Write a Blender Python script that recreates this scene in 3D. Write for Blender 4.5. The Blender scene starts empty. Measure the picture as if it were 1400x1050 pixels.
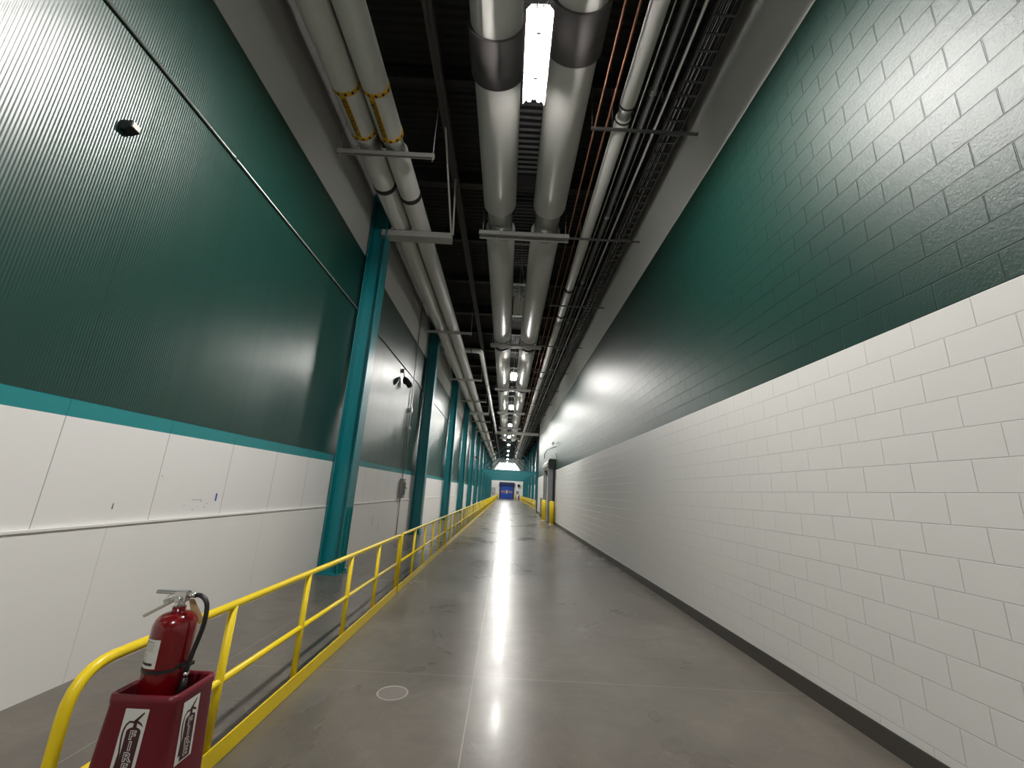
import bpy, math, random
from mathutils import Vector, Matrix
random.seed(7)
PI = math.pi
sc = bpy.context.scene
COL = sc.collection

# ------------------------------------------------------------------ materials
def mat(name):
    m = bpy.data.materials.new(name); m.use_nodes = True
    nt = m.node_tree
    return m, nt, nt.nodes['Principled BSDF']

def nd(nt, t, ins=None, **kw):
    n = nt.nodes.new(t)
    for k, v in kw.items(): setattr(n, k, v)
    for k, v in (ins or {}).items():
        if isinstance(v, bpy.types.NodeSocket): nt.links.new(v, n.inputs[k])
        else: n.inputs[k].default_value = v
    return n

def mth(nt, op, a, b=None, c=None):
    ins = {0: a}
    if b is not None: ins[1] = b
    if c is not None: ins[2] = c
    return nd(nt, 'ShaderNodeMath', ins, operation=op).outputs[0]

def mixc(nt, f, a, b, mode='MIX'):
    n = nt.nodes.new('ShaderNodeMix'); n.data_type = 'RGBA'; n.blend_type = mode
    for i, v in ((0, f), (6, a), (7, b)):
        if isinstance(v, bpy.types.NodeSocket): nt.links.new(v, n.inputs[i])
        else: n.inputs[i].default_value = v
    return n.outputs[2]

def rgb(c): return (c[0], c[1], c[2], 1.0)

def paint(name, c, rough=.45, metal=0.0, bump=.0, bscale=90, var=.08, vscale=6, coat=0.0, spec=.5):
    m, nt, b = mat(name)
    co = nd(nt, 'ShaderNodeTexCoord').outputs['Object']
    nz = nd(nt, 'ShaderNodeTexNoise', {'Vector': co, 'Scale': vscale, 'Detail': 5.0})
    f = mth(nt, 'MULTIPLY', nz.outputs[0], var * 2)
    dark = tuple(x * .72 for x in c)
    nt.links.new(mixc(nt, f, rgb(c), rgb(dark)), b.inputs['Base Color'])
    b.inputs['Roughness'].default_value = rough
    b.inputs['Metallic'].default_value = metal
    b.inputs['Coat Weight'].default_value = coat
    b.inputs['Specular IOR Level'].default_value = spec
    if bump:
        n2 = nd(nt, 'ShaderNodeTexNoise', {'Vector': co, 'Scale': bscale, 'Detail': 3.0})
        bp = nd(nt, 'ShaderNodeBump', {'Height': n2.outputs[0], 'Strength': 1.0, 'Distance': bump})
        nt.links.new(bp.outputs[0], b.inputs['Normal'])
    return m

def block_mat(name, c, rough, rib):
    """Painted concrete block: 16 x 8 inch face, raked joints, pitted face. The wall lies in the y-z plane."""
    m, nt, b = mat(name)
    co = nd(nt, 'ShaderNodeTexCoord').outputs['Object']
    s = nd(nt, 'ShaderNodeSeparateXYZ', {0: co})
    yy = mth(nt, 'ADD', s.outputs[1], .26 + .4064 * 100)
    v = nd(nt, 'ShaderNodeCombineXYZ', {0: yy, 1: s.outputs[2]}).outputs[0]
    br = nd(nt, 'ShaderNodeTexBrick', {'Vector': v, 'Color1': (1, 1, 1, 1), 'Color2': (.9, .9, .9, 1), 'Mortar': (0, 0, 0, 1),
            'Scale': 1.0, 'Mortar Size': .0055 if c[0] < .1 else .0038, 'Mortar Smooth': .6, 'Bias': 0.0, 'Brick Width': .4064, 'Row Height': .2032})
    br.offset = .5; br.offset_frequency = 2
    inv = mth(nt, 'SUBTRACT', 1.0, br.outputs['Fac'])
    # control joint
    cj = mth(nt, 'LESS_THAN', mth(nt, 'ABSOLUTE', mth(nt, 'SUBTRACT', mth(nt, 'MODULO', mth(nt, 'ADD', s.outputs[1], 100 - 7.60 + 6.096), 12.192), 6.096)), .006)
    h = mth(nt, 'MINIMUM', inv, mth(nt, 'SUBTRACT', 1.0, cj))
    nb = nd(nt, 'ShaderNodeTexNoise', {'Vector': co, 'Scale': 3.2, 'Detail': 2.0})
    n1 = nd(nt, 'ShaderNodeTexNoise', {'Vector': co, 'Scale': 48.0, 'Detail': 5.0, 'Roughness': .6})
    n2 = nd(nt, 'ShaderNodeTexNoise', {'Vector': co, 'Scale': 260.0, 'Detail': 2.0})
    sm = mth(nt, 'ADD', mth(nt, 'MULTIPLY', n1.outputs[0], .22 * rib), mth(nt, 'MULTIPLY', n2.outputs[0], .05 * rib))
    # every block sits a hair proud or shy of its neighbour
    toss = mth(nt, 'MULTIPLY', br.outputs['Color'], 1.2)
    hh = mth(nt, 'ADD', mth(nt, 'ADD', h, sm), mth(nt, 'ADD', toss, mth(nt, 'MULTIPLY', nb.outputs[0], .25)))
    bp = nd(nt, 'ShaderNodeBump', {'Height': hh, 'Strength': 1.0, 'Distance': .0055 if c[0] < .1 else .0022})
    nt.links.new(bp.outputs[0], b.inputs['Normal'])
    ft = mth(nt, 'MULTIPLY', inv, 1.0)
    jc = tuple(x * (.93 if c[0] > .2 else .75) for x in c)
    base = mixc(nt, ft, rgb(jc), rgb(c))
    base = mixc(nt, mth(nt, 'MULTIPLY', nb.outputs[0], .16), base, rgb(tuple(x * .8 for x in c)))
    nt.links.new(base, b.inputs['Base Color'])
    b.inputs['Roughness'].default_value = rough
    b.inputs['IOR'].default_value = 1.54 if c[0] < .1 else 1.42
    return m

def panel_mat(name, c, rough, ribs=True, seam_off=2.243, pitch=1.05, seam_dark=.25, blotch=.0):
    """Wall panels standing in the y-z plane with fine vertical ribs and a seam at every panel."""
    m, nt, b = mat(name)
    co = nd(nt, 'ShaderNodeTexCoord').outputs['Object']
    s = nd(nt, 'ShaderNodeSeparateXYZ', {0: co})
    y, z = s.outputs[1], s.outputs[2]
    ph = mth(nt, 'MODULO', mth(nt, 'ADD', y, pitch * 100 - seam_off + pitch / 2), pitch)
    d = mth(nt, 'ABSOLUTE', mth(nt, 'SUBTRACT', ph, pitch / 2))
    seam = mth(nt, 'LESS_THAN', d, .004)
    stretch = nd(nt, 'ShaderNodeCombineXYZ', {0: 0.0, 1: mth(nt, 'MULTIPLY', y, 1.0), 2: mth(nt, 'MULTIPLY', z, .05)}).outputs[0]
    wv = nd(nt, 'ShaderNodeTexNoise', {'Vector': stretch, 'Scale': 2.6, 'Detail': 2.0})
    h = mth(nt, 'MULTIPLY', wv.outputs[0], 1.6 if ribs else .6)
    if ribs:
        w = mth(nt, 'MULTIPLY', mth(nt, 'SINE', mth(nt, 'MULTIPLY', y, 2 * PI / .0235)), .13)
        h = mth(nt, 'ADD', h, w)
    n1 = nd(nt, 'ShaderNodeTexNoise', {'Vector': co, 'Scale': 170.0, 'Detail': 3.0})
    h = mth(nt, 'ADD', h, mth(nt, 'MULTIPLY', n1.outputs[0], .05 if ribs else .12))
    h = mth(nt, 'SUBTRACT', h, mth(nt, 'MULTIPLY', seam, 1.5))
    bp = nd(nt, 'ShaderNodeBump', {'Height': h, 'Strength': 1.0, 'Distance': .004})
    nt.links.new(bp.outputs[0], b.inputs['Normal'])
    base = mixc(nt, mth(nt, 'MULTIPLY', seam, 1 - seam_dark), rgb(c), rgb(tuple(x * .3 for x in c)))
    nt.links.new(base, b.inputs['Base Color'])
    b.inputs['Roughness'].default_value = rough
    if ribs: b.inputs['IOR'].default_value = 1.78
    return m

def floor_mat():
    m, nt, b = mat('polished_concrete')
    co = nd(nt, 'ShaderNodeTexCoord').outputs['Object']
    s = nd(nt, 'ShaderNodeSeparateXYZ', {0: co})
    x, y = s.outputs[0], s.outputs[1]
    n1 = nd(nt, 'ShaderNodeTexNoise', {'Vector': co, 'Scale': .55, 'Detail': 4.0, 'Roughness': .5, 'Distortion': .8})
    n2 = nd(nt, 'ShaderNodeTexNoise', {'Vector': co, 'Scale': 2.2, 'Detail': 8.0, 'Roughness': .62, 'Distortion': 1.2})
    n3 = nd(nt, 'ShaderNodeTexNoise', {'Vector': co, 'Scale': 60.0, 'Detail': 4.0})
    r1 = nd(nt, 'ShaderNodeMapRange', {0: n1.outputs[0], 1: .25, 2: .75})
    r2 = nd(nt, 'ShaderNodeMapRange', {0: n2.outputs[0], 1: .28, 2: .75})
    base = mixc(nt, r1.outputs[0], (.100, .087, .073, 1), (.205, .183, .156, 1))
    base = mixc(nt, mth(nt, 'MULTIPLY', r2.outputs[0], .75), base, (.085, .074, .062, 1))
    # pale swirls left by the trowel
    mg = nd(nt, 'ShaderNodeTexNoise', {'Vector': co, 'Scale': 1.6, 'Detail': 5.0, 'Distortion': 2.2})
    vein = mth(nt, 'LESS_THAN', mth(nt, 'ABSOLUTE', mth(nt, 'SUBTRACT', mg.outputs[0], .5)), .006)
    base = mixc(nt, mth(nt, 'MULTIPLY', vein, .09), base, (.32, .29, .25, 1))
    base = mixc(nt, mth(nt, 'MULTIPLY', n3.outputs[0], .15), base, (.1, .09, .08, 1))
    # saw-cut joints with pale filler
    ty = mth(nt, 'ABSOLUTE', mth(nt, 'SUBTRACT', mth(nt, 'MODULO', mth(nt, 'ADD', y, 39 - 4.43 + 1.95), 3.9), 1.95))
    tx = mth(nt, 'ABSOLUTE', mth(nt, 'ADD', x, .2))
    tx2 = mth(nt, 'ABSOLUTE', mth(nt, 'ADD', x, 2.55))
    j = mth(nt, 'MAXIMUM', mth(nt, 'LESS_THAN', ty, .004), mth(nt, 'MAXIMUM', mth(nt, 'LESS_THAN', tx, .005), mth(nt, 'LESS_THAN', tx2, .004)))
    base = mixc(nt, mth(nt, 'MULTIPLY', j, .4), base, (.42, .38, .33, 1))
    nt.links.new(base, b.inputs['Base Color'])
    rr = nd(nt, 'ShaderNodeMapRange', {0: n1.outputs[0], 1: .3, 2: .7, 3: .25, 4: .35})
    nt.links.new(rr.outputs[0], b.inputs['Roughness'])
    n4 = nd(nt, 'ShaderNodeTexNoise', {'Vector': co, 'Scale': 9.0, 'Detail': 3.0})
    bh = mth(nt, 'SUBTRACT', mth(nt, 'ADD', mth(nt, 'MULTIPLY', n4.outputs[0], .5), mth(nt, 'MULTIPLY', n3.outputs[0], .04)), mth(nt, 'MULTIPLY', j, .3))
    bp = nd(nt, 'ShaderNodeBump', {'Height': bh, 'Strength': 1.0, 'Distance': .0032})
    nt.links.new(bp.outputs[0], b.inputs['Normal'])
    b.inputs['IOR'].default_value = 1.36
    b.inputs['Coat Weight'].default_value = .05
    b.inputs['Coat Roughness'].default_value = .12
    return m

M = {}
M['floor'] = floor_mat()
M['cmu_white'] = block_mat('white_block_paint', (.70, .69, .67), .42, 1.0)
M['cmu_green'] = block_mat('dark_green_block_paint', (.003, .033, .024), .40, 2.1)
M['cmu_grey'] = block_mat('grey_block_paint', (.32, .31, .29), .6, .3)
M['rib_green'] = panel_mat('dark_green_ribbed_panel', (.003, .038, .028), .33)
M['band_teal'] = panel_mat('teal_stripe_panel', (.02, .225, .24), .42, ribs=False, seam_dark=.6)
M['panel_white'] = panel_mat('white_panel', (.78, .77, .76), .5, ribs=False, seam_dark=.3)
M['knee_white'] = panel_mat('white_lower_panel', (.79, .78, .76), .55, ribs=False, seam_off=3.9, pitch=2.44, seam_dark=.75)
M['ledge_white'] = paint('white_ledge_paint', (.78, .77, .75), .5)
M['upper_grey'] = paint('grey_upper_wall_paint', (.58, .57, .55), .75)
M['far_white'] = paint('white_end_wall_paint', (.78, .77, .74), .5)
M['charcoal'] = paint('charcoal_rubber_base', (.055, .050, .045), .5)
M['deck'] = paint('black_painted_deck', (.022, .020, .021), .55)
M['steel_dark'] = paint('dark_painted_steel', (.03, .027, .027), .5)
M['joist_brown'] = paint('brown_grey_primer_steel', (.085, .075, .068), .55)
M['teal'] = paint('teal_steel_paint', (.004, .175, .20), .36, bump=.0004)
M['teal_dark'] = paint('dark_teal_steel_paint', (.004, .15, .15), .4)
M['yellow'] = paint('yellow_safety_enamel', (.88, .65, .012), .36, bump=.0003)
M['jacket'] = paint('white_pipe_jacket', (.74, .72, .68), .42, var=.12, bump=.0015, bscale=9)
M['jacket_glossy'] = paint('glossy_white_pipe_jacket', (.74, .72, .69), .34, bump=.001, bscale=9)
M['rubber'] = paint('black_rubber_insulation', (.022, .019, .021), .5)
M['sleeve'] = paint('dark_insulation_sleeve', (.075, .066, .066), .6)
M['galv'] = paint('galvanised_steel', (.52, .52, .50), .4, metal=.85, bump=.0003)
M['strut'] = paint('light_grey_channel_steel', (.50, .49, .46), .45, metal=.2)
M['conduit'] = paint('steel_conduit', (.40, .40, .38), .35, metal=.8)
M['conduit_dark'] = paint('dim_conduit', (.15, .15, .145), .4, metal=.5)
M['copper'] = paint('copper_tube', (.30, .14, .095), .4, metal=.8)
M['tray'] = paint('dull_cable_tray_steel', (.13, .13, .125), .5, metal=.4)
M['cable'] = paint('black_cable', (.015, .015, .016), .5)
M['black'] = paint('black_plastic', (.012, .012, .013), .4)
M['grey_box'] = paint('grey_enclosure_paint', (.22, .22, .21), .45)
M['jamb'] = paint('grey_door_guide_steel', (.20, .215, .225), .4, metal=.3)
M['hood'] = paint('pale_grey_hood_sheet', (.45, .45, .43), .4, metal=.3)
M['red'] = paint('red_extinguisher_enamel', (.15, .0018, .004), .2, coat=.5)
M['red_plastic'] = paint('dark_red_moulded_plastic', (.125, .003, .012), .4, bump=.0006, bscale=240)
M['chrome'] = paint('bright_nickel', (.72, .71, .69), .25, metal=1.0, var=.02)
M['tag_tan'] = paint('tan_paper_tag', (.55, .38, .2), .7)
M['label'] = paint('pale_label', (.62, .62, .58), .5, var=.03)
M['print_grey'] = paint('grey_print', (.3, .29, .28), .5)
M['print_maroon'] = paint('dark_maroon_print', (.045, .010, .014), .5)
M['print_black'] = paint('black_print', (.012, .010, .010), .5)
M['tape_yellow'] = paint('yellow_marker_tape', (.75, .42, .02), .4)
M['tape_print'] = paint('dark_brown_marker_print', (.05, .018, .008), .45)
M['blue'] = paint('blue_fabric_door', (.010, .06, .38), .45)
M['navy'] = paint('navy_hood', (.006, .015, .07), .4)
M['amber'] = paint('amber_vision_strip', (.30, .17, .13), .3)
M['ice'] = paint('pale_blue_vision_panel', (.45, .65, .75), .2)
M['tape_blue'] = paint('blue_masking_tape', (.02, .07, .45), .6)
M['drain'] = paint('worn_floor_access_cover', (.19, .165, .15), .45, metal=.1)
M['drain_rim'] = paint('pale_cover_ring', (.34, .31, .28), .45, metal=.1)
M['lamp_off'] = paint('unlit_tube_glass', (.72, .72, .68), .3)
M['lamp_body'] = paint('grey_lamp_housing', (.06, .06, .06), .5)
M['scuff'] = paint('dark_scuff_mark', (.09, .085, .08), .7)
m, nt, b = mat('lit_tube'); b.inputs['Base Color'].default_value = (1, 1, 1, 1)
b.inputs['Emission Color'].default_value = (1.0, .975, .93, 1)
b.inputs['Emission Strength'].default_value = 880.0
M['lit'] = m

# ------------------------------------------------------------------ mesh builder
class MB:
    def __init__(s): s.v, s.f, s.m, s.sm = [], [], [], []
    def face(s, idx, mi=0, sm=False): s.f.append(idx); s.m.append(mi); s.sm.append(sm)
    def quad(s, a, b, c, d, mi=0):
        n = len(s.v); s.v += [tuple(a), tuple(b), tuple(c), tuple(d)]; s.face((n, n+1, n+2, n+3), mi)
    def box(s, x0, x1, y0, y1, z0, z1, mi=0):
        n = len(s.v)
        s.v += [(x, y, z) for z in (z0, z1) for x, y in ((x0, y0), (x1, y0), (x1, y1), (x0, y1))]
        for q in ((0,3,2,1), (4,5,6,7), (0,1,5,4), (1,2,6,5), (2,3,7,6), (3,0,4,7)):
            s.face(tuple(n+i for i in q), mi)
        return s
    def obox(s, p, q, w, h, mi=0, up=(0, 0, 1)):
        """bar from p to q, w wide and h deep"""
        p, q = Vector(p), Vector(q); d = (q - p).normalized(); u = Vector(up)
        if abs(d.dot(u)) > .98: u = Vector((0, 1, 0))
        r = d.cross(u).normalized() * w / 2; t = r.cross(d).normalized() * h / 2
        n = len(s.v)
        s.v += [tuple(e + a*r + b*t) for e in (p, q) for a, b in ((-1,-1), (1,-1), (1,1), (-1,1))]
        for k in ((0,1,2,3), (7,6,5,4), (0,4,5,1), (1,5,6,2), (2,6,7,3), (3,7,4,0)):
            s.face(tuple(n+i for i in k), mi)
        return s
    def tube(s, pts, r, n=12, mi=0, caps=True, closed=False):
        pts = [Vector(p) for p in pts]
        rs = r if isinstance(r, (list, tuple)) else [r] * len(pts)
        base = len(s.v); k = len(pts); prev = None
        for i, p in enumerate(pts):
            if closed: d = pts[(i+1) % k] - pts[i-1]
            elif i == 0: d = pts[1] - pts[0]
            elif i == k-1: d = pts[-1] - pts[-2]
            else: d = (pts[i+1] - p).normalized() + (p - pts[i-1]).normalized()
            d.normalize()
            if prev is None:
                a = Vector((0, 0, 1)) if abs(d.z) < .9 else Vector((1, 0, 0))
                u = d.cross(a).normalized()
            else:
                u = (prev - d * prev.dot(d)).normalized()
            prev = u; w = d.cross(u)
            for j in range(n):
                t = 2 * PI * j / n
                s.v.append(tuple(p + (u * math.cos(t) + w * math.sin(t)) * rs[i]))
        for i in range(k if closed else k-1):
            i2 = (i+1) % k
            for j in range(n):
                j2 = (j+1) % n
                s.face((base+i*n+j, base+i*n+j2, base+i2*n+j2, base+i2*n+j), mi, True)
        if caps and not closed:
            s.face(tuple(base+j for j in reversed(range(n))), mi)
            s.face(tuple(base+(k-1)*n+j for j in range(n)), mi)
        return s
    def prism(s, pts, axis, a, b, mi=0):
        """polygon pts extruded along axis ('x','y','z') from a to b"""
        def mk(p, t):
            return {'x': (t, p[0], p[1]), 'y': (p[0], t, p[1]), 'z': (p[0], p[1], t)}[axis]
        n = len(s.v); k = len(pts)
        s.v += [mk(p, a) for p in pts] + [mk(p, b) for p in pts]
        s.face(tuple(n+i for i in range(k)), mi); s.face(tuple(n+k+i for i in reversed(range(k))), mi)
        for i in range(k):
            j = (i+1) % k; s.face((n+i, n+k+i, n+k+j, n+j), mi)
        return s
    def build(s, name, mats, parent=None, loc=(0, 0, 0), bevel=0, recalc=True):
        me = bpy.data.meshes.new(name); me.from_pydata(s.v, [], s.f)
        if not isinstance(mats, (list, tuple)): mats = [mats]
        for m_ in mats: me.materials.append(m_)
        me.polygons.foreach_set('material_index', s.m); me.polygons.foreach_set('use_smooth', s.sm)
        if recalc:
            import bmesh
            bm = bmesh.new(); bm.from_mesh(me); bmesh.ops.recalc_face_normals(bm, faces=bm.faces); bm.to_mesh(me); bm.free()
        me.update()
        o = bpy.data.objects.new(name, me); COL.objects.link(o); o.location = loc
        if parent: o.parent = parent
        if bevel:
            bv = o.modifiers.new('bevel', 'BEVEL'); bv.width = bevel; bv.segments = 2; bv.limit_method = 'ANGLE'
        return o

def tag(o, label=None, cat=None, group=None, kind=None):
    if label: o['label'] = label
    if cat: o['category'] = cat
    if group: o['group'] = group
    if kind: o['kind'] = kind
    return o
def thing(name, loc, label, cat, group=None):
    o = bpy.data.objects.new(name, None); COL.objects.link(o); o.location = loc
    o.empty_display_size = .1
    return tag(o, label, cat, group)
def copy_tree(o, parent=None):
    c = o.copy(); COL.objects.link(c)
    if parent: c.parent = parent
    for ch in [k for k in COL.objects if k.parent == o]: copy_tree(ch, c)
    return c
def text_mesh(body, size, offset=0.0, align='CENTER'):
    cu = bpy.data.curves.new('t', 'FONT'); cu.body = body; cu.size = size; cu.offset = offset
    cu.align_x = align; cu.align_y = 'CENTER'; cu.resolution_u = 3
    o = bpy.data.objects.new('t', cu); COL.objects.link(o)
    dg = bpy.context.evaluated_depsgraph_get(); dg.update()
    me = bpy.data.meshes.new_from_object(o.evaluated_get(dg))
    bpy.data.objects.remove(o)
    return [tuple(v.co) for v in me.vertices], [tuple(p.vertices) for p in me.polygons]
def add_text(mb, body, size, origin, xa, ya, mi=0, sx=1.0, offset=0.0, align='CENTER'):
    """lay flat lettering at origin with reading direction xa and up direction ya"""
    vs, fs = text_mesh(body, size, offset, align)
    O, X, Y = Vector(origin), Vector(xa), Vector(ya); n = len(mb.v)
    mb.v += [tuple(O + X * v[0] * sx + Y * v[1]) for v in vs]
    for f in fs: mb.face(tuple(n + i for i in f), mi)
ORD = ['first','second','third','fourth','fifth','sixth','seventh','eighth','ninth','tenth','eleventh','twelfth','thirteenth','fourteenth','fifteenth','sixteenth','seventeenth','eighteenth','nineteenth','twentieth']

# ------------------------------------------------------------------ setting
XL, XR, H = -3.51, 2.911, 9.30
Y0, YE, YR = -13.0, 100.0, 38.3          # near end, far end, end of the block wall
BAY, C0 = 7.62, 8.65
mb = MB(); mb.box(XL - .3, 5.2, Y0 - .2, YE + .2, -.2, 0)
tag(mb.build('floor', M['floor']), kind='structure')
# left wall: lower panels, ledge, white panels, teal stripe, ribbed green, grey top
mb = MB()
X = XL
mb.quad((X + .022, Y0, 0), (X + .022, YE, 0), (X + .022, YE, 1.215), (X + .022, Y0, 1.215), 0)
mb.quad((X, Y0, 1.235), (X, YE, 1.235), (X, YE, 2.090), (X, Y0, 2.090), 1)
mb.quad((X, Y0, 2.090), (X, YE, 2.090), (X, YE, 2.232), (X, Y0, 2.232), 2)
mb.quad((X + .004, Y0, 2.232), (X + .004, YE, 2.232), (X + .004, YE, 6.76), (X + .004, Y0, 6.76), 3)
mb.quad((X + .012, Y0, 6.76), (X + .012, YE, 6.76), (X + .012, YE, H), (X + .012, Y0, H), 4)
mb.quad((X, Y0, 6.76), (X, YE, 6.76), (X + .012, YE, 6.76), (X + .012, Y0, 6.76), 4)
mb.quad((X, Y0, 2.232), (X, YE, 2.232), (X + .004, YE, 2.232), (X + .004, Y0, 2.232), 1)
n = len(mb.v)
mb.box(X - .25, X - .01, Y0 - .2, YE + .2, 0, H, 4)
tag(mb.build('wall_left', [M['knee_white'], M['panel_white'], M['band_teal'], M['rib_green'], M['upper_grey']], recalc=False), kind='structure')
mb = MB(); mb.box(X, X + .034, Y0, YE, 1.213, 1.236)
tag(mb.build('trim_1', M['ledge_white'], bevel=.003), kind='structure')
# right wall of concrete block
mb = MB(); X = XR
mb.quad((X, Y0, 0), (X, Y0, 3.048), (X, YR, 3.048), (X, YR, 0), 0)
mb.quad((X, Y0, 3.048), (X, Y0, 6.72), (X, YR, 6.72), (X, YR, 3.048), 1)
mb.quad((X - .008, Y0, 6.72), (X - .008, Y0, H), (X - .008, YR, H), (X - .008, YR, 6.72), 2)
mb.quad((X - .008, Y0, 6.72), (X - .008, YR, 6.72), (X, YR, 6.72), (X, Y0, 6.72), 2)
mb.quad((X, YR, 0), (X, YR, 3.048), (X + .3, YR, 3.048), (X + .3, YR, 0), 0)
mb.quad((X, YR, 3.048), (X, YR, H), (X + .3, YR, H), (X + .3, YR, 3.048), 1)
mb.box(X + .01, X + .3, Y0 - .2, YR - .01, 0, H, 1)
tag(mb.build('wall_right', [M['cmu_white'], M['cmu_green'], M['upper_grey']], recalc=False), kind='structure')
for i, (a, bb) in enumerate(((Y0, 24.98), (28.42, YR))):
    mb = MB(); mb.box(XR - .012, XR, a, bb, 0, .145)
    tag(mb.build('baseboard_right' if i == 0 else 'baseboard_right.001', M['charcoal'], bevel=.003), kind='structure')
# set-back wall past the end of the block wall
mb = MB(); X = 4.75
mb.quad((X, YR, 0), (X, YR, 3.0), (X, YE, 3.0), (X, YE, 0), 0)
mb.quad((X, YR, 3.0), (X, YR, H), (X, YE, H), (X, YE, 3.0), 1)
mb.box(X + .01, X + .25, YR - .3, YE + .2, 0, H, 0)
mb.box(XR + .3, X + .01, YR - .3, YR - .1, 0, H, 0)
tag(mb.build('wall_right.001', [M['far_white'], M['rib_green']], recalc=False), kind='structure')
mb = MB(); mb.box(XL - .2, 5.0, YE, YE + .2, 0, H)
tag(mb.build('wall_far', M['far_white']), kind='structure')
mb = MB(); mb.box(XL - .2, XR + .3, Y0 - .2, Y0, 0, H)
tag(mb.build('wall_near', M['far_white']), kind='structure')
# corrugated roof deck, flutes running across
mb = MB(); y = Y0; p = .152; prof = []
while y < YE:
    prof += [(y, H), (y + .03, H + .04), (y + .075, H + .04), (y + .105, H)]; y += p
prof.append((YE + .1, H))
for (a, za), (b_, zb) in zip(prof, prof[1:]):
    mb.quad((XL - .2, a, za), (5.0, a, za), (5.0, b_, zb), (XL - .2, b_, zb))
mb.box(XL - .2, 5.0, Y0 - .2, YE + .2, H + .06, H + .2)
tag(mb.build('ceiling', M['deck'], recalc=False), kind='structure')

# roof steel: joists across, girts along
def joist(y, xr, big):
    mb = MB(); d = .26 if not big else .40; w = .07 if not big else .10
    mb.box(XL, xr, y - w, y + w, H - d, H - d + .012); mb.box(XL, xr, y - w, y + w, H - .012, H)
    mb.box(XL, xr, y - .006, y + .006, H - d, H)
    return mb
k = 0; y = C0 - BAY / 3 * 6
jn = 0
while y < YE - 1:
    big = abs(((y - C0) / BAY) - round((y - C0) / BAY)) < .01
    xr = XR if y < YR else 4.74
    o = joist(y, xr, big).build('roof_girder' if big else 'roof_joist', M['steel_dark'])
    tag(o, None, 'beam')
    o['label'] = ('deep black steel girder crossing under the roof deck in line with columns' if big else 'slim black steel joist crossing under the roof deck between column lines')
    o['group'] = 'roof girders' if big else 'roof joists'
    y += BAY / 3
for x, nm in ((-1.58, 'left of the big pipes'), (1.95, 'above the grey conduits at right')):
    mb = MB(); zb = H - .44
    mb.box(x - .075, x + .075, Y0, YE, zb - .012, zb); mb.box(x - .075, x + .075, Y0, YE, zb - .13, zb - .118)
    mb.box(x - .005, x + .005, Y0, YE, zb - .13, zb)
    tag(mb.build('roof_purlin', M['joist_brown']), 'brownish steel purlin running lengthwise under the roof, ' + nm, 'beam')
    # hangers to the girders

# ------------------------------------------------------------------ columns
def h_column(h, flip=1):
    mb = MB(); D, B, t = .19, .185, .022
    mb.box(-D, -D + t, -B, B, 0, h); mb.box(D - t, D, -B, B, 0, h); mb.box(-D + t, D - t, -.008, .008, 0, h)
    return mb
COLY = [C0 + BAY * i for i in range(12)]
ref_col = None
for i, y in enumerate(COLY):
    t = thing('steel_column', (-3.265, y, 0), 'teal steel H column on the left wall, ' + ORD[i] + ' from the camera', 'column', 'teal columns along the left wall')
    h_column(H - .42).build('shaft', M['teal'], t)
    mb = MB(); mb.box(-.24, .235, -.24, .24, 0, .03)
    mb.build('base_plate', M['teal'], t, bevel=.003)
    if i == 0:
        mb = MB(); mb.box(.192, .205, -.17, .12, .02, 1.22); mb.box(.205, .235, -.10, -.085, .02, 1.22); mb.box(.205, .235, .05, .065, .02, 1.22)
        g = mb.build('guard_channel', M['teal_dark'], t, bevel=.002)
        for z in (.25, .62, 1.05):
            mb = MB(); mb.tube([(.2, -.135, z), (.222, -.135, z)], .011, 6); mb.build('bolt', M['teal'], g)
    for a in (-.2, .2):
        for b_ in (-.2, .2):
            if i < 3:
                mb = MB(); mb.tube([(a, b_, .03), (a, b_, .06)], .016, 6); mb.build('anchor_bolt', M['teal_dark'], t)
RCY = [y for y in COLY if y > 50]
for i, y in enumerate(RCY):
    t = thing('steel_column', (3.98, y, 0), 'teal steel H column on the right beyond the block wall, ' + ORD[i] + ' from the camera', 'column', 'teal columns at the right')
    h_column(H - .42).build('shaft', M['teal'], t)
    mb = MB(); mb.box(-.24, .24, -.24, .24, 0, .03); mb.build('base_plate', M['teal'], t)
    # portal beam
    b1 = MB(); x0, x1 = -3.07, 3.785
    b1.box(x0, x1, y - .10, y + .10, 4.32, 4.34); b1.box(x0, x1, y - .10, y + .10, 3.93, 3.95); b1.box(x0, x1, y - .008, y + .008, 3.95, 4.32)
    tag(b1.build('portal_beam', M['teal']), 'teal cross beam over the far walkway, ' + ORD[i] + ' from the camera', 'beam', 'teal portal beams')
    for s_, x0 in ((-1, -3.02), (1, 3.735)):
        mb = MB(); mb.tube([(x0, y, 4.78), (.35 + s_ * .07, y, 7.9)], .045, 8)
        tag(mb.build('brace_rod', M['teal_dark']), 'sloping ' + ('left' if s_ < 0 else 'right') + ' brace above the ' + ORD[i] + ' teal cross beam', 'brace', 'sloping roof braces')
    mb = MB(); mb.box(.31, .39, y - .04, y + .04, 7.84, H - .40)
    tag(mb.build('brace_hanger', M['teal_dark']), 'teal post joining the two braces to the roof above the ' + ORD[i] + ' cross beam', 'brace', 'brace posts')

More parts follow.
